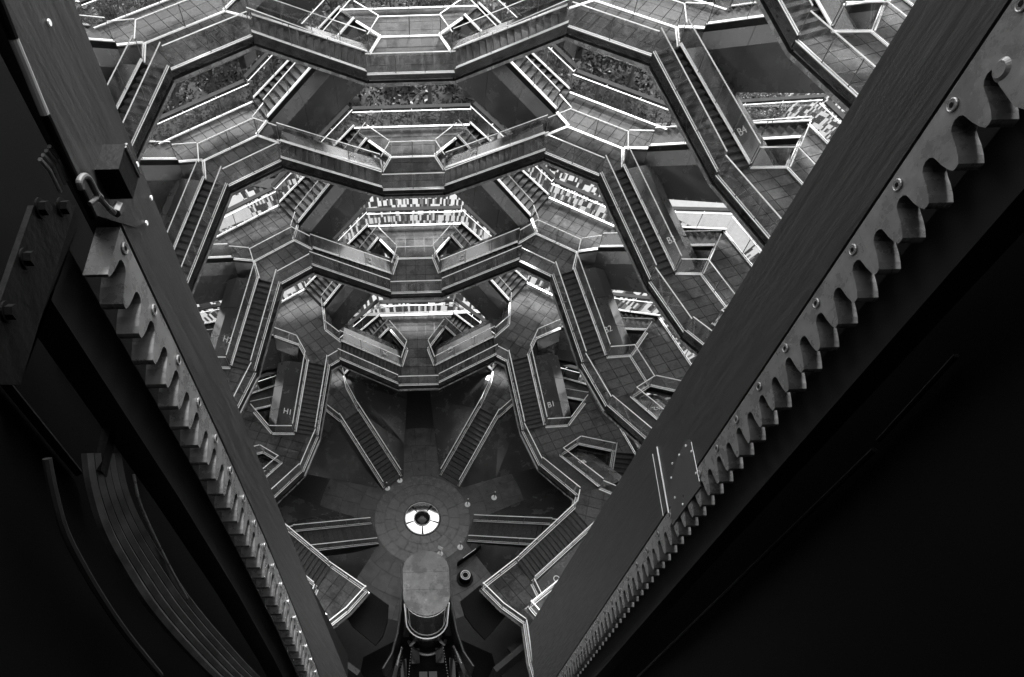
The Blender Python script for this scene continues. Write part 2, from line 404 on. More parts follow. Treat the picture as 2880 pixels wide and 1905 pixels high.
PB_E = [(.05, -.10), (1.45, -.34), (2.15, -.80), (2.15, -1.05), (1.6, -1.5), (.05, -1.05)]
def inner_flight(k, ang, s):
    """E_k -> O_k, s=+1 towards larger azimuth"""
    e, o = EL[k], OL[k]
    P0, Q0 = polar(e[0][0], s*e[0][1], 0), polar(e[1][0], s*e[1][1], 0)
    P1, Q1 = polar(o[0][0], -s*o[0][1], 36*s), polar(o[1][0], -s*o[1][1], 36*s)
    z0, z1 = H*k, H*k+HH; rz = R(ang)
    test = [rotz(V3(lerp(a, b, t), lerp(z0, z1, t)), rz) for a, b in ((P0, P1), (Q0, Q1)) for t in (0, .5, 1)]
    fl = link("stair_flight", cached(('if', k, s), lambda: flight_body(P0, P1, Q0, Q1, z0, z1, True)), tower, rz)
    st = steps(P0, P1, Q0, Q1, z0, s)
    u0, u1 = (Q0-P0).normalized(), (Q1-P1).normalized()
    panels(('ip', k, s), [(Q0, u0, z0, PB_E), (Q1, u1, z1, PB_E)], None, [3], fl)
    if in_frame(test):
        for i, me in enumerate(cached(('it', k, s), lambda: [tread_mesh(x) for x in st])): link("tread", me, fl)
        balustrade(('ib', k, s), [V3(P0, z0), V3(P1, z1)], -s, fl, base=.19, hgt=1.05)
        balustrade(('ih', k, s), [V3(Q0, z0), V3(Q1, z1)], s, fl, base=.19, hgt=1.05, heavy=True)
        # lettering on the plate, top of the letters uphill
        t = .30; q = V3(lerp(Q0, Q1, t), lerp(z0, z1, t)); u = lerp(u0, u1, t).normalized()
        run = (Q1-Q0).normalized(); upv = Vector((run.x, run.y, HH/(Q1-Q0).length)).normalized()
        out = Vector((u.x, u.y, -.17)).normalized()
        nrm = out.cross(upv)
        if nrm.z < 0: nrm = -nrm
        xv = upv.cross(nrm).normalized(); nrm = xv.cross(upv).normalized()
        c = q+Vector((u.x, u.y, 0))*.78+Vector((0, 0, -.22))+nrm*.035
        M = Matrix((xv, upv, nrm)).transposed().to_4x4(); M.translation = c
        t_o = link("lettering", cached(('tx', LETTER[ang], k), lambda: text_mesh(LETTER[ang]+str(k), .52)), fl); t_o.matrix_local = M
    else:
        mm = MB()
        for x in st: mm.prism(x[:4], x[5], x[4])
        link("treads", cached(('itm', k, s), lambda: mm.me("treads", TREAD)), fl)

PO_O = [(.03, -.06), (-.05, -.12), (-.40, -.78), (-.46, -2.70), (-.05, -2.85), (.05, -1.0)]
PO_E = [(.03, -.06), (-.05, -.12), (-.40, -.78), (-.55, -3.30), (-.05, -3.45), (.05, -1.0)]
def outer_flight(k, ang, s):
    """O_k -> E_(k+1) on the outside; ang is the azimuth of E"""
    e, o = EL[k+1], OL[k]
    P0, Q0 = polar(o[3][0], -s*o[3][1], 36*s), polar(o[4][0], -s*o[4][1], 36*s)
    P1, Q1 = polar(e[3][0], s*e[3][1], 0), polar(e[4][0], s*e[4][1], 0)
    N0 = polar(o[2][0], -s*o[2][1], 36*s)
    z0, z1 = H*k+HH, H*(k+1); rz = R(ang)
    test = [rotz(V3(lerp(a, b, t), lerp(z0, z1, t)), rz) for a, b in ((P0, P1), (Q0, Q1)) for t in (0, .5, 1)]
    fl = link("stair_flight", cached(('of', k, s), lambda: flight_body(P0, P1, Q0, Q1, z0, z1, False)), tower, rz)
    st = steps(P0, P1, Q0, Q1, z0, s)
    d1 = (P1-P0).normalized(); dn = (P0-N0).normalized()
    def perp(d): # inward-pointing negative direction: profile x<0 is towards the well
        n = Vector((-d.y, d.x)); return n if n.dot(P0) > 0 else -n
    panels(('op', k, s), [(N0, perp(dn), z0, PO_O), (P0, (perp(dn)+perp(d1)).normalized(), z0, PO_O), (P1, perp(d1), z1, PO_E)], None, [1, 3], fl)
    if in_frame(test):
        for me in cached(('ot', k, s), lambda: [tread_mesh(x) for x in st]): link("tread", me, fl)
        balustrade(('oi', k, s), [V3(P0, z0), V3(P1, z1)], s, fl, base=.19, hgt=1.05, heavy=True)
        balustrade(('oo', k, s), [V3(Q0, z0), V3(Q1, z1)], -s, fl, base=.19, hgt=1.05, coping=True)
    else:
        mm = MB()
        for x in st: mm.prism(x[:4], x[5], x[4])
        link("treads", cached(('otm', k, s), lambda: mm.me("treads", TREAD)), fl)

def landing_poly(t, cuts=None):
    # counter-clockwise outline, local azimuth 0: rim on the small-radius side
    L = [polar(r, tt, 0) for r, tt in t]; Rr = [polar(r, -tt, 0) for r, tt in t]
    return Rr+L[::-1]          # rimR..outR, outL..rimL
def landing_mesh(poly, z, rim_edge):
    m = MB(); n = len(poly); c = sum((p for p in poly), Vector((0, 0)))/n
    prof = [(0, -.06), (0, -.26), (.08, -.30), (.08, -.36), (-.06, -.40), (-.06, -.56), (.12, -.60), (.12, -.66), (.5, -.95)]
    # inward normals
    secs = []
    for i in range(n):
        a, b, d = poly[i-1], poly[i], poly[(i+1) % n]
        e1, e2 = (b-a).normalized(), (d-b).normalized()
        n1, n2 = Vector((-e1.y, e1.x)), Vector((-e2.y, e2.x)); bis = n1+n2
        bis = bis/max(.35, bis.dot(n1)) if bis.length > 1e-4 else n1
        secs.append((b, bis))
    v = []; f = []; idx = []
    for (o, dz) in prof: v += [V3(b+bis*min(o, .5), z+dz) for b, bis in secs]
    for r in range(len(prof)-1):
        for i in range(n):
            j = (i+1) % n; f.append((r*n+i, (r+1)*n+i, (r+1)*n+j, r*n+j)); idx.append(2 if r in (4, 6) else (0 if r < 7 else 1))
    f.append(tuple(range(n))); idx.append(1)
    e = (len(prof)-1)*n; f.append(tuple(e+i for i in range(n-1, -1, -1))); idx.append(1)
    return mesh("landing", v, f, [FASC, GIRD, HILITE], idx)
def tile_meshes(poly, z, nx=.78, ny=.62):
    out = []; x0 = min(p[0] for p in poly); x1 = max(p[0] for p in poly); y1 = max(abs(p[1]) for p in poly)
    ix = 0; x = x0
    while x < x1-.02:
        j0 = math.ceil(y1/ny)
        for j in range(-j0, j0):
            g = .015; q = [p.copy() for p in poly]
            for ax, lim, sg in ((0, x+g, -1), (0, x+nx-g, 1), (1, j*ny+g, -1), (1, (j+1)*ny-g, 1)):
                q = clip(q, ax, lim, sg)
                if len(q) < 3: break
            q = tidy(q) if len(q) >= 3 else []
            if len(q) < 3 or abs(area(q)) < .02: continue
            mm = MB(); dz = random.uniform(-.002, .002); mm.prism(q, z-.055, z+dz); out.append(mm.me("floor_tile", TILE))
        x += nx
    return out
def landing(kind, k, ang, open_edges):
    """open_edges: set of 'iL','iR','oL','oR' openings that carry a flight"""
    t = EL[k] if kind == 'E' else OL[k]; z = H*k+(0 if kind == 'E' else HH); rz = R(ang)
    poly = landing_poly(t)
    test = [rotz(V3(p, z), rz) for p in poly]
    la = link("landing", cached((kind, 'm', k), lambda: landing_mesh(poly, z, 9)), tower, rz)
    seen = in_frame(test)
    if seen:
        for me in cached((kind, 't', k), lambda: tile_meshes(poly, z)): link("floor_tile", me, la)
    else:
        def one():
            mm = MB(); mm.prism(poly, z-.055, z); return mm.me("paving", TILE)
        link("paving", cached((kind, 'pv', k), one), la)
    if not seen: return
    q = [[V3(polar(r, s*tt, 0), z) for r, tt in t] for s in (1, -1)]
    Lp, Rp = q
    if not (kind == 'O' and k == 0): balustrade((kind, 'rim', k), [Rp[0], Lp[0]], 1 if False else -1, la)
    balustrade((kind, 'hl', k), Lp[1:4], -1, la, heavy=True); balustrade((kind, 'hr', k), Rp[1:4], 1, la, heavy=True)
    balustrade((kind, 'out', k), [Rp[4], Lp[4]], 1, la, coping=True)
    if k >= 2: balustrade((kind, 'div', k), [Rp[2], Lp[2]], 1, la)
    for tagk, pts, sd in (('iL', Lp[0:2], -1), ('iR', Rp[0:2], 1), ('oL', Lp[3:5], -1), ('oR', Rp[3:5], 1)):
        if tagk not in open_edges: balustrade((kind, tagk, k), pts, sd, la)

for k in range(1, TOP+1):
    for a in E_ANG:
        op = {'iL', 'iR', 'oL', 'oR'}
        if a == 306: op -= {'iR', 'oR'}
        if a == 234: op -= {'iL', 'oL'}
        landing('E', k, a, op)
        for s in (1, -1):
            if (a == 306 and s == -1) or (a == 234 and s == 1): continue
            inner_flight(k, a, s); outer_flight(k-1, a, s)
    for a in O_ANG: landing('O', k, a, {'iL', 'iR', 'oL', 'oR'})
# ground flights and the legs that carry them
def ground_leg(ang):
    rz = R(ang)
    leg = MB(); c36, s36 = math.cos(R(36)), math.sin(R(36))
    bot = [(r*c36+p*s36, r*s36-p*c36) for r, p in ((3.30, 1.36), (6.1, 1.17), (10.0, .91), (13.2, .80))]
    top = [(3.42, .90, .0), (8.45, .90, HH-.30), (10.8, 1.75, HH-.05), (13.4, 2.2, HH-.05)]
    v = []
    for s in (1, -1):
        v += [(r, s*t, -.02) for r, t in bot]+[(r, s*t, z) for r, t, z in top]
    f = []
    for b0, fl in ((0, 0), (8, 1)):
        for i in range(3):
            q = (b0+i, b0+i+1, b0+4+i+1, b0+4+i); f.append(q if fl else q[::-1])
    f += [(4, 5, 13, 12), (5, 6, 14, 13), (6, 7, 15, 14), (3, 7, 15, 11)]
    leg.add(v, f); lo = leg.build("leg", CLAD, tower, rz)
    P0, P1, Q0, Q1 = polar(3.48, -.84, 0), polar(8.45, -.82, 0), polar(3.48, .84, 0), polar(8.45, .82, 0)
    fl = link("stair_flight", cached('gf', lambda: flight_body(P0, P1, Q0, Q1, 0, HH, False)), tower, rz)
    for me in cached('gt', lambda: [tread_mesh(x) for x in steps(P0, P1, Q0, Q1, 0, 1)]): link("tread", me, fl)
    balustrade('gl', [V3(P0, 0), V3(P1, HH)], 1, fl, base=.19, hgt=1.05); balustrade('gr', [V3(Q0, 0), V3(Q1, HH)], -1, fl, base=.19, hgt=1.05)
    # low landing
    landing('O', 0, ang, {'iL', 'iR', 'oL', 'oR'})
    la = [o for o in tower.children if o.name.startswith("landing")][-1]
    balustrade('g0l', [V3(polar(8.45, .83, 0), HH), V3(polar(9.2, .98, 0), HH)], -1, la); balustrade('g0r', [V3(polar(8.45, -.83, 0), HH), V3(polar(9.2, -.98, 0), HH)], 1, la)
for a in O_ANG: ground_leg(a)
for a in E_ANG:          # lintels, plus walls added to stop sun entering the passages
    m = MB(); m.box((10.9, 0, 2.45), .5, 3.4, .5); m.box((11.3, 0, 2.4), .3, 7.0, 4.8); m.build("lintel_sun_block", GIRD, tower, R(a))
for a in O_ANG:  # walls added to keep sun off the low landings and floor
    m = MB(); m.box((14.3, 0, 2.7), .3, 8.0, 5.4); m.build("sun_block_wall", GIRD, tower, R(a))
for a in E_ANG:  # more added walls, shutting out sun between the ones above
    m = MB(); m.box((14.7, 0, 2.3), .3, 9.6, 4.6); m.build("sun_block_wall", GIRD, tower, R(a))

# ================================================================= GROUND
def sheet(name, pts, z, m, kind='structure'):
    o = link(name, mesh(name, [(p[0], p[1], z) for p in pts], [tuple(range(len(pts)))], m)); tag(o, kind=kind); return o
def ring(r0, r1, a0, a1, n):
    return [polar(r0, 0, lerp(a0, a1, i/n)) for i in range(n, -1, -1)]+[polar(r1, 0, lerp(a0, a1, i/n)) for i in range(n+1)]
ground = sheet("ground", [(-600, -600), (600, -600), (600, 600), (-600, 600)], -.02, PAVE)
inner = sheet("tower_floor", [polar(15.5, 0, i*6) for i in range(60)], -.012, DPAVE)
# paving stones round the medallion, each a stone of its own
for r0, r1, n, ph in ((1.30, 1.90, 14, 6), (1.90, 2.64, 18, 0), (2.64, 3.38, 22, 5), (3.38, 4.6, 26, 2), (4.6, 5.9, 32, 7), (5.9, 7.4, 36, 3)):
    stone = GSTONE if r0 < 3 else GSTONE2
    for i in range(n):
        a0, a1 = 360*i/n+ph, 360*(i+1)/n+ph; g = .30/r0
        mm = MB(); mm.prism(ring(r0+.016, r1-.016, a0+g*2.4, a1-g*2.4, 4), -.012, .0+random.uniform(-.002, .002))
        mm.build("paving_stone", stone, inner)

# plaza beyond: light bands and planting
sheet("light_path", ring(37.5, 42, 40, 58, 20)[::1], -.016, LPAVE)
sheet("light_path", ring(34, 37.5, 116, 134, 20), -.016, LPAVE)
def bed(name, pts):
    o = sheet(name, pts, .05, SOIL); return o
bed("planting_bed", [(-75, 44), (-30, 38.5), (-12.5, 34), (-12, 41.5), (12, 41.5), (16, 43), (33, 42), (36.5, 43), (37.5, 49), (44, 53), (70, 60), (70, 120), (-75, 120)])

sheet("dark_pit_sheet", [(-5.5, -17), (5.7, -17), (4.2, -9.4), (1.7, -8.2), (-1.5, -8.2), (-4.0, -9.4)], .006, BLACK)  # flat black sheet laid in to darken the floor here
# central medallion
med = bpy.data.objects.new("medallion", None); COL.objects.link(med)
tag(med, "round mirror medallion with five bright panels at the centre of the dark floor", "medallion")
for i in range(5):
    a0, a1 = 72*i+54+3.2, 72*i+54+72-3.2
    nr, na = 7, 12; v = []; f = []
    for ir in range(nr):
        r = lerp(.60, 1.17, ir/(nr-1))
        for ia in range(na): v.append(V3(polar(r, 0, lerp(a0, a1, ia/(na-1))), .026+.022*(1-(r/1.2)**2)))
    for ir in range(nr-1):
        for ia in range(na-1): k = ir*na+ia; f.append((k, k+na, k+na+1, k+1))
    o = link("mirror_panel", mesh("mirror_panel", v, f, MIRR), med); o.data.flip_normals()
    o.data.polygons.foreach_set("use_smooth", [True]*len(o.data.polygons))
mm = MB(); mm.prism([polar(1.24, 0, i*6) for i in range(60)], -.01, .022); mm.build("base_plate", DARKM, med)
mm = MB(); mm.tube([V3(polar(1.21, 0, i*6), .03) for i in range(61)], .022, 6, cap=False); mm.build("outer_ring", RAIL, med)
mm = MB(); mm.tube([V3(polar(.56, 0, i*9), .075) for i in range(41)], .035, 6, cap=False); mm.build("inner_ring", RAIL, med)
mm = MB()
for j in range(6):
    z0, z1 = .16*math.sin(R(15*j)), .16*math.sin(R(15*(j+1))); r0, r1 = .53*math.cos(R(15*j)), .53*math.cos(R(15*(j+1)))
    n = 32; v = [V3(polar(r0, 0, i*360/n), z0+.05) for i in range(n)]+[V3(polar(max(r1, .003), 0, i*360/n), z1+.05) for i in range(n)]
    mm.add(v, [(i, (i+1) % n, n+(i+1) % n, n+i) for i in range(n)])
mm.build("dome", DOME, med)

# stanchions
def stanchion(x, y, label, sign=False):
    e = bpy.data.objects.new("stanchion", None); COL.objects.link(e); e.location = (x, y, 0)
    tag(e, label, "stanchion", "stanchions on the tower floor")
    b = MB(); b.cyl((0, 0, 0), .2, .025, seg=24); b.cyl((0, 0, .025), .17, .03, seg=24, r2=.05); b.build("base", WHITE, e)
    p = MB(); p.cyl((0, 0, .03), .026, .95, seg=10); p.build("post", DARKM, e)
    c = MB(); c.cyl((0, 0, .96), .042, .06, seg=12, r2=.03); c.build("cap", WHITE, e)
    if sign:
        s = MB(); s.box((0, 0, 1.12), .36, .04, .26, rot=Matrix.Rotation(R(-35), 3, 'Z') @ Matrix.Rotation(R(-30), 3, 'X')); s.build("sign_plate", WHITE, e)
    return e
stanchion(3.25, .97, "white based stanchion nearest the medallion, right of it, at a passage mouth")
stanchion(5.18, 1.45, "white based stanchion farther into the right hand passage")
stanchion(2.56, -2.21, "white based stanchion at the foot of the right hand ground stair")
stanchion(1.16, -2.64, "stanchion with a tilted sign plate half hidden behind the lift cab", True)
stanchion(-2.45, 2.42, "white based stanchion at the left foot of the upper left ground stair")
stanchion(-1.55, 3.02, "white based stanchion at the right foot of the upper left ground stair")
bt = MB(); bt.bar((3.25, .97, .9), (5.18, 1.45, .9), .012, .05); tag(bt.build("barrier_tape", POST), "thin barrier tape strung between two stanchions at the right passage", "tape")
# round bin
bn = bpy.data.objects.new("litter_bin", None); COL.objects.link(bn); bn.location = (2.75, -4.46, 0)
tag(bn, "round dark bin with a bright ring rim beside the lift", "bin")
b = MB(); b.cyl((0, 0, 0), .56, .10, seg=32); b.build("foot", DARKM, bn)
b = MB(); b.cyl((0, 0, .10), .40, .75, seg=28, r2=.34); b.build("drum", BLACK, bn)
b = MB(); b.tube([V3(polar(.30, 0, i*10), .88) for i in range(37)], .04, 8, cap=False); b.build("rim_ring", RAIL, bn)
b = MB(); b.tube([V3(polar(.20, 0, i*10), .87) for i in range(37)], .022, 8, cap=False); b.build("inner_rim", RAIL, bn)
b = MB(); b.cyl((0, 0, .84), .27, .02, seg=24); b.build("lid", BLACK, bn)
# turnstile-like barrier by the bin
br = bpy.data.objects.new("crowd_barrier", None); COL.objects.link(br); br.location = (3.1, -3.0, 0); br.rotation_euler = (0, 0, R(35))
tag(br, "dark low barrier panel with a thin bright top bar between bin and ground stair", "barrier")
b = MB(); b.box((0, 0, .45), 2.0, .06, .8); b.build("panel", BLACK, br)
b = MB(); b.bar((-.55, 0, .93), (.55, 0, .93), .03, .03); b.build("top_bar", RAIL, br)
for x in (-.95, .95):
    b = MB(); b.cyl((x, 0, 0), .03, 1.0, seg=8); b.build("post", DARKM, br)

# ================================================================= VEGETATION
def leaf_cloud(rnd, blobs, n, size):
    v = []; f = []
    tot = sum(b[3]**2 for b in blobs)
    for (bx, by, bz, br) in blobs:
        for _ in range(int(n*br*br/tot)):
            d = Vector((rnd.gauss(0, 1), rnd.gauss(0, 1), rnd.gauss(0, 1)*.85)).normalized()*br*(rnd.random()**.35)
            c = Vector((bx, by, bz))+d
            nrm = (d.normalized()*.6+Vector((rnd.uniform(-1, 1), rnd.uniform(-1, 1), rnd.uniform(-.2, 1.2)))).normalized()
            t = nrm.orthogonal().normalized(); t.rotate(Matrix.Rotation(rnd.uniform(0, 6.28), 3, nrm)); b2 = nrm.cross(t)
            s = size*rnd.uniform(.6, 1.3); k = len(v)
            v += [c-t*s, c-b2*s*.5, c+t*s, c+b2*s*.5]; f.append((k, k+1, k+2, k+3))
    return v, f
TREES = []
for vi in range(4):
    rnd = random.Random(50+vi); h = rnd.uniform(6.5, 8.5)
    tm = MB(); tm.tube([(0, 0, 0), (.1, .05, h*.35), (.05, -.1, h*.6)], [.2, .15, .09], 8)
    blobs = []
    for j in range(16):
        a = j*2.4+rnd.random(); rr = rnd.uniform(.4, 2.3); z = h*rnd.uniform(.45, .95)
        blobs.append((rr*math.cos(a), rr*math.sin(a), z, rnd.uniform(.45, 1.05)))
        tm.tube([(0.05, 0, h*rnd.uniform(.3, .5)), (rr*.5*math.cos(a), rr*.5*math.sin(a), z*.85), (rr*math.cos(a), rr*math.sin(a), z)], [.07, .045, .02], 5)
    v, f = leaf_cloud(rnd, blobs, 3600, .19)
    TREES.append((tm.me("trunk", BARK), mesh("crown", v, f, LEAF[vi % 3])))
def tree(x, y, sc, vi, rot):
    e = bpy.data.objects.new("tree", None); COL.objects.link(e); e.location = (x, y, .03); e.scale = (sc, sc, sc); e.rotation_euler = (0, 0, rot)
    tag(e, "leafy tree in the dense planted grove seen beyond the tower", "tree", "trees in the grove beyond the tower")
    link("trunk", TREES[vi][0], e); link("crown", TREES[vi][1], e)
rnd = random.Random(3)
for gy in range(0, 9):
    for gx in range(-9, 8):
        x = gx*6.0+rnd.uniform(-2.2, 2.2); y = 46+gy*5.6+rnd.uniform(-2, 2)
        if x > 33 and y < 54: continue
        if abs(x-1) < 2.6 and gy > 2: continue
        q = project((x, y, 4))
        if not q or not (-150 < q[0] < 3030 and -220 < q[1] < 1900): continue
        tree(x, y, rnd.uniform(.65, 1.25), rnd.randrange(4), rnd.uniform(0, 6.28))
# under-planting, hedge
def ground_cover(name, region, n, size, z1, m, seed):
    rnd = random.Random(seed); v = []; f = []
    while n:
        x, y, ok = region(rnd)
        if not ok: continue
        n -= 1; c = Vector((x, y, .06+rnd.random()**1.5*z1*(.5+.5*math.sin(x*1.3)*math.sin(y*1.7)+.3)))
        nrm = Vector((rnd.uniform(-1, 1), rnd.uniform(-1, 1), rnd.uniform(.1, 1.3))).normalized(); t = nrm.orthogonal().normalized()
        t.rotate(Matrix.Rotation(rnd.uniform(0, 6.28), 3, nrm)); b2 = nrm.cross(t); s = size*rnd.uniform(.6, 1.4); k = len(v)
        v += [c-t*s, c-b2*s*.5, c+t*s, c+b2*s*.5]; f.append((k, k+1, k+2, k+3))
    o = link(name, mesh(name, v, f, m)); return o
tag(ground_cover("ground_cover", lambda r: (lambda x, y: (x, y, y > 42.2 and not (x > 33 and y < 50)))(r.uniform(-40, 36), r.uniform(38.8, 70)), 22000, .22, .7, LEAF[3], 5),
    "low leafy ground cover filling the planting bed under the trees", "ground cover", kind="stuff")
hg = ground_cover("hedge", lambda r: (lambda t, s: (34+t*8, 50.2+t*3.2+s, True))(r.random(), r.uniform(-1.1, 1.1)), 9000, .12, 1.5, LEAF[2], 9)
tag(hg, "clipped bright hedge behind the raised planting bed at upper right", "hedge")
sh = ground_cover("shrub_bed", lambda r: (lambda x, y: (x, y, (x-36)**2/9+(y-46)**2/14 < 1))(r.uniform(32, 40), r.uniform(42, 50)), 9000, .11, .8, LEAF[0], 11)
tag(sh, "rounded bed of low fine shrubs beside the plank paving at upper right", "shrubs")

# ================================================================= THE LIFT
def stadium(cx, cy, hw, y0, y1, n=14, flat=1.0):
    pts = []
    for i in range(n+1): a = math.pi*i/n; pts.append(Vector((cx+hw*math.cos(a), y1+hw*math.sin(a)*flat)))
    for i in range(n+1): a = math.pi+math.pi*i/n; pts.append(Vector((cx+hw*math.cos(a), y0+hw*math.sin(a)*flat)))
    return pts
CX, CYC, HW = .09, -7.20, 1.255
cab = bpy.data.objects.new("lift_cab", None); COL.objects.link(cab)
tag(cab, "black glossy lift cab with rounded wet grey roof parked at the shaft bottom", "lift")
full = stadium(CX, CYC, HW, CYC-.72, CYC+.66, flat=.88)
ZR = 8.5
for y0, y1 in ((-99, CYC-.42), (CYC-.41, CYC+.55), (CYC+.56, 99)):
    q = clip(clip(full, 1, y1, 1), 1, y0, -1); q = tidy(q, .01)
    m = MB(); m.prism(q, ZR-.12, ZR); m.build("roof_panel", ROOFM, cab)
m = MB(); m.prism(stadium(CX, CYC, HW-.05, CYC-.72, CYC+.66, flat=.88), ZR-.35, ZR-.13); m.build("roof_rim", GLOSSB, cab)
def wall(hw, z0, z1, mt, name, off=0):
    p = stadium(CX, CYC+off, hw, CYC-.72+off, CYC+.66+off, flat=.88); n = len(p)
    v = [V3(q, z0) for q in p]+[V3(q, z1) for q in p]; f = [(i, (i+1) % n, n+(i+1) % n, n+i) for i in range(n)]
    o = link(name, mesh(name, v, f, mt), cab)
    for pl in o.data.polygons: pl.use_smooth = True
    return o
CABG = mat("cab_tinted_glass", .02, .05, var=.05)
wall(HW-.10, 3.2, ZR-.3, CABG, "glass_wall")
wall(HW-.02, .3, 3.05, GLOSSB, "lower_body")
m = MB(); m.tube([V3(q, 3.12) for q in stadium(CX, CYC, HW-.0, CYC-.72, CYC+.66, flat=.88)]+[V3(stadium(CX, CYC, HW, CYC-.72, CYC+.66, flat=.88)[0], 3.12)], .045, 6); m.build("belt_rail", RAIL, cab)
m = MB(); m.tube([V3(q, ZR-.55) for q in stadium(CX, CYC, HW-.07, CYC-.72, CYC+.66, flat=.88)[16:29]], .02, 6); m.build("top_trim", RAIL, cab)
for sx in (-1, 1):
    m = MB(); m.bar((CX+sx*(HW-.05), CYC-1.15, 3.2), (CX+sx*(HW-.05), CYC-1.10, ZR-.4), .05, .05, up=Vector((0, 1, 0))); m.build("door_jamb", RAIL, cab)
    m = MB(); m.tube([(CX+sx*(HW-.45), CYC-1.6, 1.4), (CX+sx*(HW-.2), CYC-1.75, 1.1), (CX+sx*(HW-.1), CYC-1.45, .8)], .10, 10); m.build("guide_roller", STEELR, cab)
m = MB(); p = stadium(CX, CYC-.5, HW-.15, CYC-1.25, CYC, flat=.9)
m.tube([V3(q, .5) for q in p[16:29]], .09, 8); m.build("bumper", STEELR, cab)
# track: two curved guide beams with bolts and flared side plates
m = MB(); B2 = lambda x, y: (700+x/2.47, 1400+y/2.47)
srd = bpy.data.objects.new("lift_surround", None); COL.objects.link(srd)
tag(srd, "smooth black panels closing the gap between lift and lowest landings", "panel")
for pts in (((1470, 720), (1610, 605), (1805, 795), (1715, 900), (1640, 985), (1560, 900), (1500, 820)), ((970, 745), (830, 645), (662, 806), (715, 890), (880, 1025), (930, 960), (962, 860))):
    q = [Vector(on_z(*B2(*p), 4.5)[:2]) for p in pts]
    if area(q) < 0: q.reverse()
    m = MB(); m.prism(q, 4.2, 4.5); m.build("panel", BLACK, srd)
def trk_y(z):   # centre line of the lift track
    pts = [(0, -9.2), (5, -10.0), (10, -11.6), (16, -13.6), (22, -15.0), (28, -16.0), (34, -16.6)]
    for (a, b), (c, d) in zip(pts, pts[1:]):
        if z <= c: return b+(d-b)*(z-a)/(c-a)
    return pts[-1][1]
for sx, nm in ((-1, "left"), (1, "right")):
    e = bpy.data.objects.new("lift_track", None); COL.objects.link(e)
    tag(e, "curved dark track beam and flared side plate on the %s of the lift cab" % nm, "lift track", "lift tracks beside the cab")
    x = CX+sx*(HW+.22); secs = []
    for i in range(18):
        z = i*2.0; y = trk_y(z)
        secs.append([Vector((x-.09, y-.5, z)), Vector((x+.09, y-.5, z)), Vector((x+.09, y+.1, z)), Vector((x-.09, y+.1, z))])
    loft(secs).build("track_beam", GLOSSB, e)
    sp = []
    path = [(1.42, -4.6), (1.48, -6.2), (1.56, -7.6), (1.75, -8.8), (2.1, -9.9), (2.65, -10.7)]
    for (px_, py_) in path:
        zz = 3.6 if py_ > -8 else 3.6-.35*(-8-py_)
        xx = CX+sx*px_; sp.append([Vector((xx-.07, py_, .0)), Vector((xx+.07, py_, .0)), Vector((xx+.07, py_, zz+.6)), Vector((xx-.07, py_, zz+.6))])
    loft(sp).build("side_plate", GIRD, e)
    m = MB()
    tp = [s_[2]*.5+s_[3]*.5 for s_ in sp]; m.tube([p+Vector((0, 0, .0)) for p in tp], .02, 6); m.build("plate_edge", POST, e)
    for i in range(26):
        z = 1.2+i*.42; y = trk_y(z)+.11
        b = MB(); b.cyl((x+.0, y, z), .035, .03, axis='y', seg=8); b.build("bolt", STEELR, e)

mach = bpy.data.objects.new("lift_machinery", None); COL.objects.link(mach)
tag(mach, "dark machinery blocks and toothed sheaves in the pit below the lift cab", "machinery")
for sx in (-1, 1):
    for i, (x, y, z, a, b_, c_) in enumerate(((.75, -9.6, .5, .5, .9, 1.0), (1.5, -10.6, .6, .35, 1.6, 1.2), (2.4, -10.4, .4, .5, 1.2, .8), (.3, -10.8, .35, .5, .6, .7))):
        m = MB(); m.box((CX+sx*x, y, z), a, b_, c_); m.build("block", GLOSSB, mach)
    m = MB(); m.tube([Vector((CX+sx*1.95, -10.6+.55*math.cos(R(20*i)), 1.0+.55*math.sin(R(20*i)))) for i in range(19)], .07, 8, cap=False); m.build("sheave", STEELR, mach)
    for i in range(14):
        m = MB(); m.cyl((CX+sx*(1.0+.02*i), -9.2-.17*i, 1.2), .03, .04, seg=8); m.build("bolt", STEELR, mach)
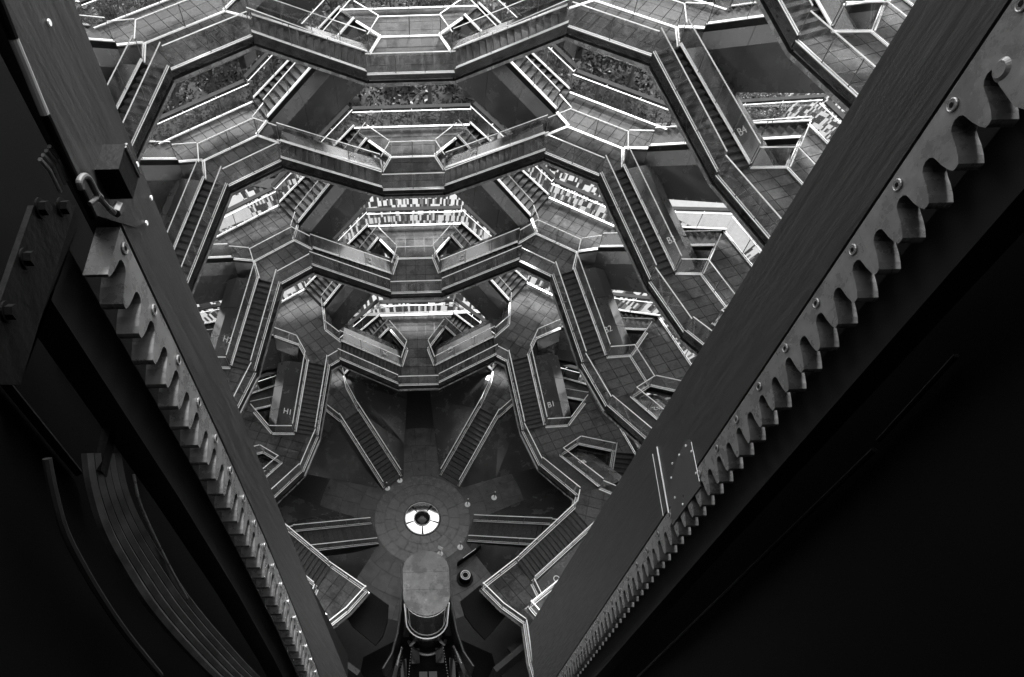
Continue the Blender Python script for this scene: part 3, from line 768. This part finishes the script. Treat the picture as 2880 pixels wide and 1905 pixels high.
# ================================================================= NEAR GUIDE RAILS AND MACHINERY
DR, DL, PITCH = 1.51, .873, .1268
def near_rail(sx, dist, gap, edge, zrack, zbot, label, rack=True):
    """beam with a rack on its outer edge; flat faces look at the open shaft, teeth point away from the well.
    gap(z), edge(z): y (from the camera) of the beam's two long edges at height z below the camera"""
    e = bpy.data.objects.new("guide_rail", None); COL.objects.link(e)
    tag(e, label, "guide rail", "toothed guide rails of the lift")
    X = CAM.x+sx*dist
    P = lambda xo, y, z: Vector((X+sx*xo, CAM.y+y, CAM.z+z))
    zs = [2.2, .5, -.5, -1.5, -2.5, -3.5, -4.5, -5.5, -6.5, -7.5, -8.5, zbot]
    loft([[P(0, gap(z)+.007, z), P(0, edge(z), z), P(.10, edge(z), z), P(.10, gap(z)+.007, z)] for z in zs]).build("beam", BEAM, e)
    n = int((zrack-zbot)/PITCH); T = .075; seglen = 8; ROOT, TIP = .080, .192
    for s0 in range(0, n, seglen):
        prof = []
        for i in range(s0, min(n, s0+seglen)):
            zc = zrack-i*PITCH
            q = [(.0, TIP), (-.011, TIP-.002), (-.021, TIP-.022), (-.030, TIP-.052), (-.0355, ROOT+.030)]
            q += [(-.0634+.0279*math.cos(math.pi*j/6), ROOT+.030-.030*math.sin(math.pi*j/6)) for j in range(1, 6)]
            q += [(-.1268-d, y) for d, y in q[4::-1][:4]]
            prof += [(zc+d, y) for d, y in q]
        prof.append((zrack-min(n, s0+seglen)*PITCH+.0005, TIP))
        k = len(prof); v = []
        for xo in (.003, T):
            v += [P(xo, gap(z)-y, z) for z, y in prof]+[P(xo, gap(z)-.003, z) for z, y in prof]
        f = []
        for i in range(k-1):
            f += [(i, i+1, k+i+1, k+i), (2*k+i, 3*k+i, 3*k+i+1, 2*k+i+1), (i, 2*k+i, 2*k+i+1, i+1), (k+i, k+i+1, 3*k+i+1, 3*k+i)]
        f += [(0, k, 3*k, 2*k), (k-1, 3*k-1, 4*k-1, 2*k-1)]
        seg = link("rack_segment", mesh("rack_segment", v, f, STEELR), e)
        for i in range(s0, min(n, s0+seglen), 2):
            z = zrack-(i+.35)*PITCH; c = P(-.001, gap(z)-.042, z); m = MB()
            m.tube([c+Vector((0, math.cos(R(30*j))*.0165, math.sin(R(30*j))*.0165)) for j in range(13)], .0032, 6, mi=1, cap=False)
            m.cyl(c, .0155, -sx*.002, axis='x', seg=16, mi=0); m.cyl(c-Vector((sx*.0022, 0, 0)), .008, -sx*.001, axis='x', seg=6, mi=2)
            m.build("bolt", [STEELR, BOLT, BLACK], seg)
    # square tube that backs the teeth
    loft([[P(.13, gap(z)-.30, z), P(.13, gap(z)-.10, z), P(.24, gap(z)-.10, z), P(.24, gap(z)-.30, z)] for z in [zrack+.05]+[q for q in zs if q < zrack]]).build("backing_tube", BACKT, e)
    m = MB(); z = zrack+.052; m.prism([(p.x, p.y) for p in (P(.115, gap(z)-.31, z), P(.115, gap(z)-.09, z), P(.25, gap(z)-.09, z), P(.25, gap(z)-.31, z))][::(1 if sx < 0 else -1)], CAM.z+z, CAM.z+z+.012)
    m.build("tube_cap", GALV, e)
    return e, X
gapR = lambda z: 1.80+.068*z
edgeR = lambda z: 2.042-.018*z
gapL = lambda z: 1.517+.0899*(z+1.75)-(.01546*(z+1.75)*(z+2.54) if z < -1.75 else 0)
edgeL = lambda z: 1.955+.085*z
railR, XR = near_rail(1, DR, gapR, edgeR, -.62, -9.5, "guide rail with a long steel rack of teeth running down the right of the shaft")
railL, XL = near_rail(-1, DL, gapL, edgeL, -1.40, -9.5, "guide rail whose steel rack of teeth starts at a cut end, left of shaft")
# riveted access plate and seam on the right beam
def px_poly(pts, x): return [on_x(a, b, x) for a, b in pts]
def plate_on_x(name, pts, x, th, m, parent):
    p = px_poly(pts, x); q = [v+Vector((th, 0, 0)) for v in p]; n = len(p)
    return link(name, mesh(name, p+q, [tuple(range(n)), tuple(range(2*n-1, n-1, -1))]+[(i, n+i, n+(i+1) % n, (i+1) % n) for i in range(n)], m), parent)
Z4 = lambda x, y: (1700+x/1.947, 1100+y/1.947)
PLATE = mat("access_plate_paint", .045, .4, var=.2, scale=4)
plate_on_x("access_plate", [Z4(*q) for q in ((370, 740), (355, 560), (367, 470), (400, 360), (440, 282), (462, 265), (477, 277), (500, 400), (526, 522), (450, 625))], XR-.004, .0035, PLATE, railR)
for q in ((447, 300), (478, 330), (410, 350), (373, 397), (367, 475), (503, 450), (387, 583), (430, 620)):
    c = on_x(*Z4(*q), XR-.004); m = MB(); m.cyl(c, .007, -.004, axis='x', seg=10); m.build("rivet", RAIL, railR)
for a, b, wd in (((288, 306), (352, 668), .0045), ((476, 280), (520, 495), .0025), ((264, 345), (322, 684), .0022)):
    m = MB(); m.tube([on_x(*Z4(*a), XR-.004), on_x(*Z4(*b), XR-.004)], wd, 6); m.build("seam_strip", RAIL, railR)
m = MB(); c = on_x(2820, 195, XR-.01); m.cyl(c, .030, -.010, axis='x', seg=20, r2=.020); m.build("dome_screw", STEELR, railR)
plate_on_x("end_bracket", [(2780, 180), (2900, 20), (2960, 330), (2852, 300), (2810, 240)], XR-.012, .010, STEELR, railR)
# cover plate above the left rack, junction box, fittings
plate_on_x("cover_plate", [(-40, -90), (150, -90), (408, 628), (380, 640), (253, 600), (131, 326), (8, 24)], XL+.006, -.005, BEAM, railL)
for q in ((137, 64), (385, 463), (370, 533), (424, 557), (411, 628)):
    c = on_x(*q, XL+.008); m = MB(); m.cyl(c, .008, .004, axis='x', seg=10); m.build("rivet", RAIL, railL)
LX = CAM.x-DL
def near_thing(name, label, cat, group=None):
    e = bpy.data.objects.new(name, None); COL.objects.link(e); tag(e, label, cat, group); return e
box = near_thing("junction_box", "dark metal box with bright polished edge above the left rack", "box")
b0 = on_x(322, 484, XL+.03)
m = MB(); m.box(b0, .085, .105, .10); m.build("body", DARKM, box)
for dy in (.040, .052): 
    m = MB(); m.tube([b0+Vector((.0435, dy, -.05)), b0+Vector((.0435, dy, .05))], .0045, 8); m.build("edge_strip", STEELR, box)
hs = near_thing("grease_hose", "bent pale grease hose with metal fittings above the left rack", "hose")
def smooth(pts, n=6):
    out = []
    for i in range(len(pts)-1):
        p0, p1, p2, p3 = pts[max(i-1, 0)], pts[i], pts[i+1], pts[min(i+2, len(pts)-1)]
        for j in range(n):
            t = j/n; out.append(.5*((2*p1)+(p2-p0)*t+(2*p0-5*p1+4*p2-p3)*t*t+(3*p1-p0-3*p2+p3)*t*t*t))
    return out+[pts[-1]]
HX = XL+.05
hp = smooth([on_x(a, b, HX) for a, b in ((229, 533), (223, 512), (233, 497), (246, 499), (258, 517), (268, 537), (277, 553))])
m = MB(); m.tube(hp, .0085, 10); m.build("hose", HOSE, hs)
for a, b, r in (((277, 553), (252, 574), .006), ((277, 553), (305, 585), .007), ((229, 533), (226, 516), .010), ((305, 585), (320, 598), .009), ((272, 548), (282, 558), .011)):
    m = MB(); m.tube([on_x(*a, HX), on_x(*b, HX)], r, 8); m.build("fitting", GALV, hs)
m = MB(); m.tube([on_x(326, 600, HX), on_x(336, 578, HX)], .014, 6); m.build("hex_nut", GALV, hs)
sp = near_thing("conduit_sleeve", "pale lit tube on the edge of the left rail near the top left corner", "pipe")
m = MB(); m.tube([on_x(38, 110, XL+.012), on_x(82, 215, XL+.012), on_x(126, 322, XL+.012)], .011, 10); m.build("sleeve", mat("sleeve_plastic", .30, .5, var=.1), sp)
m = MB(); m.tube([on_x(-10, -10, XL+.012), on_x(37, 108, XL+.012)], .012, 10); m.build("dark_sleeve", BLACK, sp)
m = MB(); m.tube([on_x(127, 324, XL+.012), on_x(262, 612, XL+.012)], .012, 10); m.build("dark_sleeve", BLACK, sp)
fn = near_thing("ribbed_buffer", "small stack of shiny parallel ribs in the dark left machinery", "buffer")
for i in range(4):
    m = MB(); o = i*16; m.tube([on_x(112+o*.55, 448-o*.75, XL-.02), on_x(140+o*.55, 480-o*.75, XL-.02), on_x(170+o*.35, 540-o*.62, XL-.02)], .0055, 8); m.build("rib", STEELR, fn)
# bolted bracket
bk = near_thing("bolted_bracket", "large black bracket plate with hex bolts on the left machinery", "bracket")
BX = CAM.x-.74
plate_on_x("plate", [(95, 578), (213, 578), (58, 1082), (-80, 1082)], BX, -.012, DARKM, bk)
plate_on_x("side_flange", [(213, 578), (230, 604), (112, 905), (58, 1082)], BX-.004, -.03, BLACK, bk)
for q in ((112, 586), (172, 584), (70, 728), (18, 878)):
    c = on_x(*q, BX); m = MB(); m.cyl(c, .020, .004, axis='x', seg=20); m.cyl(c+Vector((.004, 0, 0)), .0145, .014, axis='x', seg=6); m.build("hex_bolt", DARKM, bk)
# cable carrier
cc = near_thing("cable_carrier", "ribbed cable carrier curving down through the dark lower left", "cable carrier")
Lc = [(243, 1275), (256, 1370), (292, 1490), (350, 1600), (425, 1715), (520, 1825), (610, 1915), (720, 2010)]
Rc = [(340, 1275), (362, 1380), (412, 1490), (482, 1600), (560, 1710), (650, 1815), (745, 1915), (860, 2010)]
KX = CAM.x-1.10
for i in range(5):
    t0, t1 = i/5+.012, (i+1)/5-.012; secs = []
    a = smooth([on_x(*p, KX) for p in Lc], 4); b = smooth([on_x(*p, KX) for p in Rc], 4)
    for p, q in zip(a, b): secs.append([lerp(p, q, t0), lerp(p, q, (t0+t1)/2)+Vector((.012, 0, 0)), lerp(p, q, t1), lerp(p, q, t1)+Vector((-.02, 0, 0)), lerp(p, q, t0)+Vector((-.02, 0, 0))])
    loft(secs).build("carrier_strip", RUBB, cc)
m = MB(); m.box(lerp(on_x(243, 1272, KX), on_x(340, 1272, KX), .5), .03, .17, .05); m.build("end_clamp", DARKM, cc)
cn = near_thing("cable_conduit", "thin pale edged conduit curving beside the cable carrier, far left", "pipe")
m = MB(); m.tube(smooth([on_x(*p, KX) for p in ((132, 1290), (150, 1380), (180, 1490), (230, 1590), (290, 1690), (360, 1790), (450, 1900))], 4), .014, 8); m.build("pipe", HOSED, cn)
cn2 = near_thing("cable_conduit", "slim bright rod curving down just right of the cable carrier", "pipe")
m = MB(); m.tube(smooth([on_x(*p, KX+.02) for p in ((376, 1335), (392, 1410), (430, 1500), (480, 1600), (530, 1690))], 4), .006, 8); m.build("pipe", STEELR, cn2)
# housing of the lift head round the viewer
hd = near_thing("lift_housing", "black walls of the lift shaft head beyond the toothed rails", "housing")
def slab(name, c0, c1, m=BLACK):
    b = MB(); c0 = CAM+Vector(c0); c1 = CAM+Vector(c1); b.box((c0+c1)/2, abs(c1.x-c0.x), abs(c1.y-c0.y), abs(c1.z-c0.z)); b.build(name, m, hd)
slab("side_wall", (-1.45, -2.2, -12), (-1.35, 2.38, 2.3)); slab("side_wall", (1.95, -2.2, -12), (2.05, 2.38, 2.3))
slab("unseen_back_wall", (-1.449, -2.3, -12), (2.049, -2.201, 2.3)); slab("roof", (-1.6, -2.4, 2.301), (2.2, -.4, 2.42))  # unseen back wall and roof, added to keep skylight off the near rails
for a, b, r in (((2459, 1265), (1794, 1905), .012), ((2690, 1000), (2470, 1240), .010)):
    m = MB(); m.tube([on_x(*a, CAM.x+1.93), on_x(*b, CAM.x+1.93)], r, 8); m.build("wall_pipe", DARKM, hd)
for a, b, r in (((150, 900), (400, 1290), .012), ((0, 1060), (220, 1330), .016)):
    m = MB(); m.tube([on_x(*a, CAM.x-1.33), on_x(*b, CAM.x-1.33)], r, 8); m.build("wall_pipe", DARKM, hd)
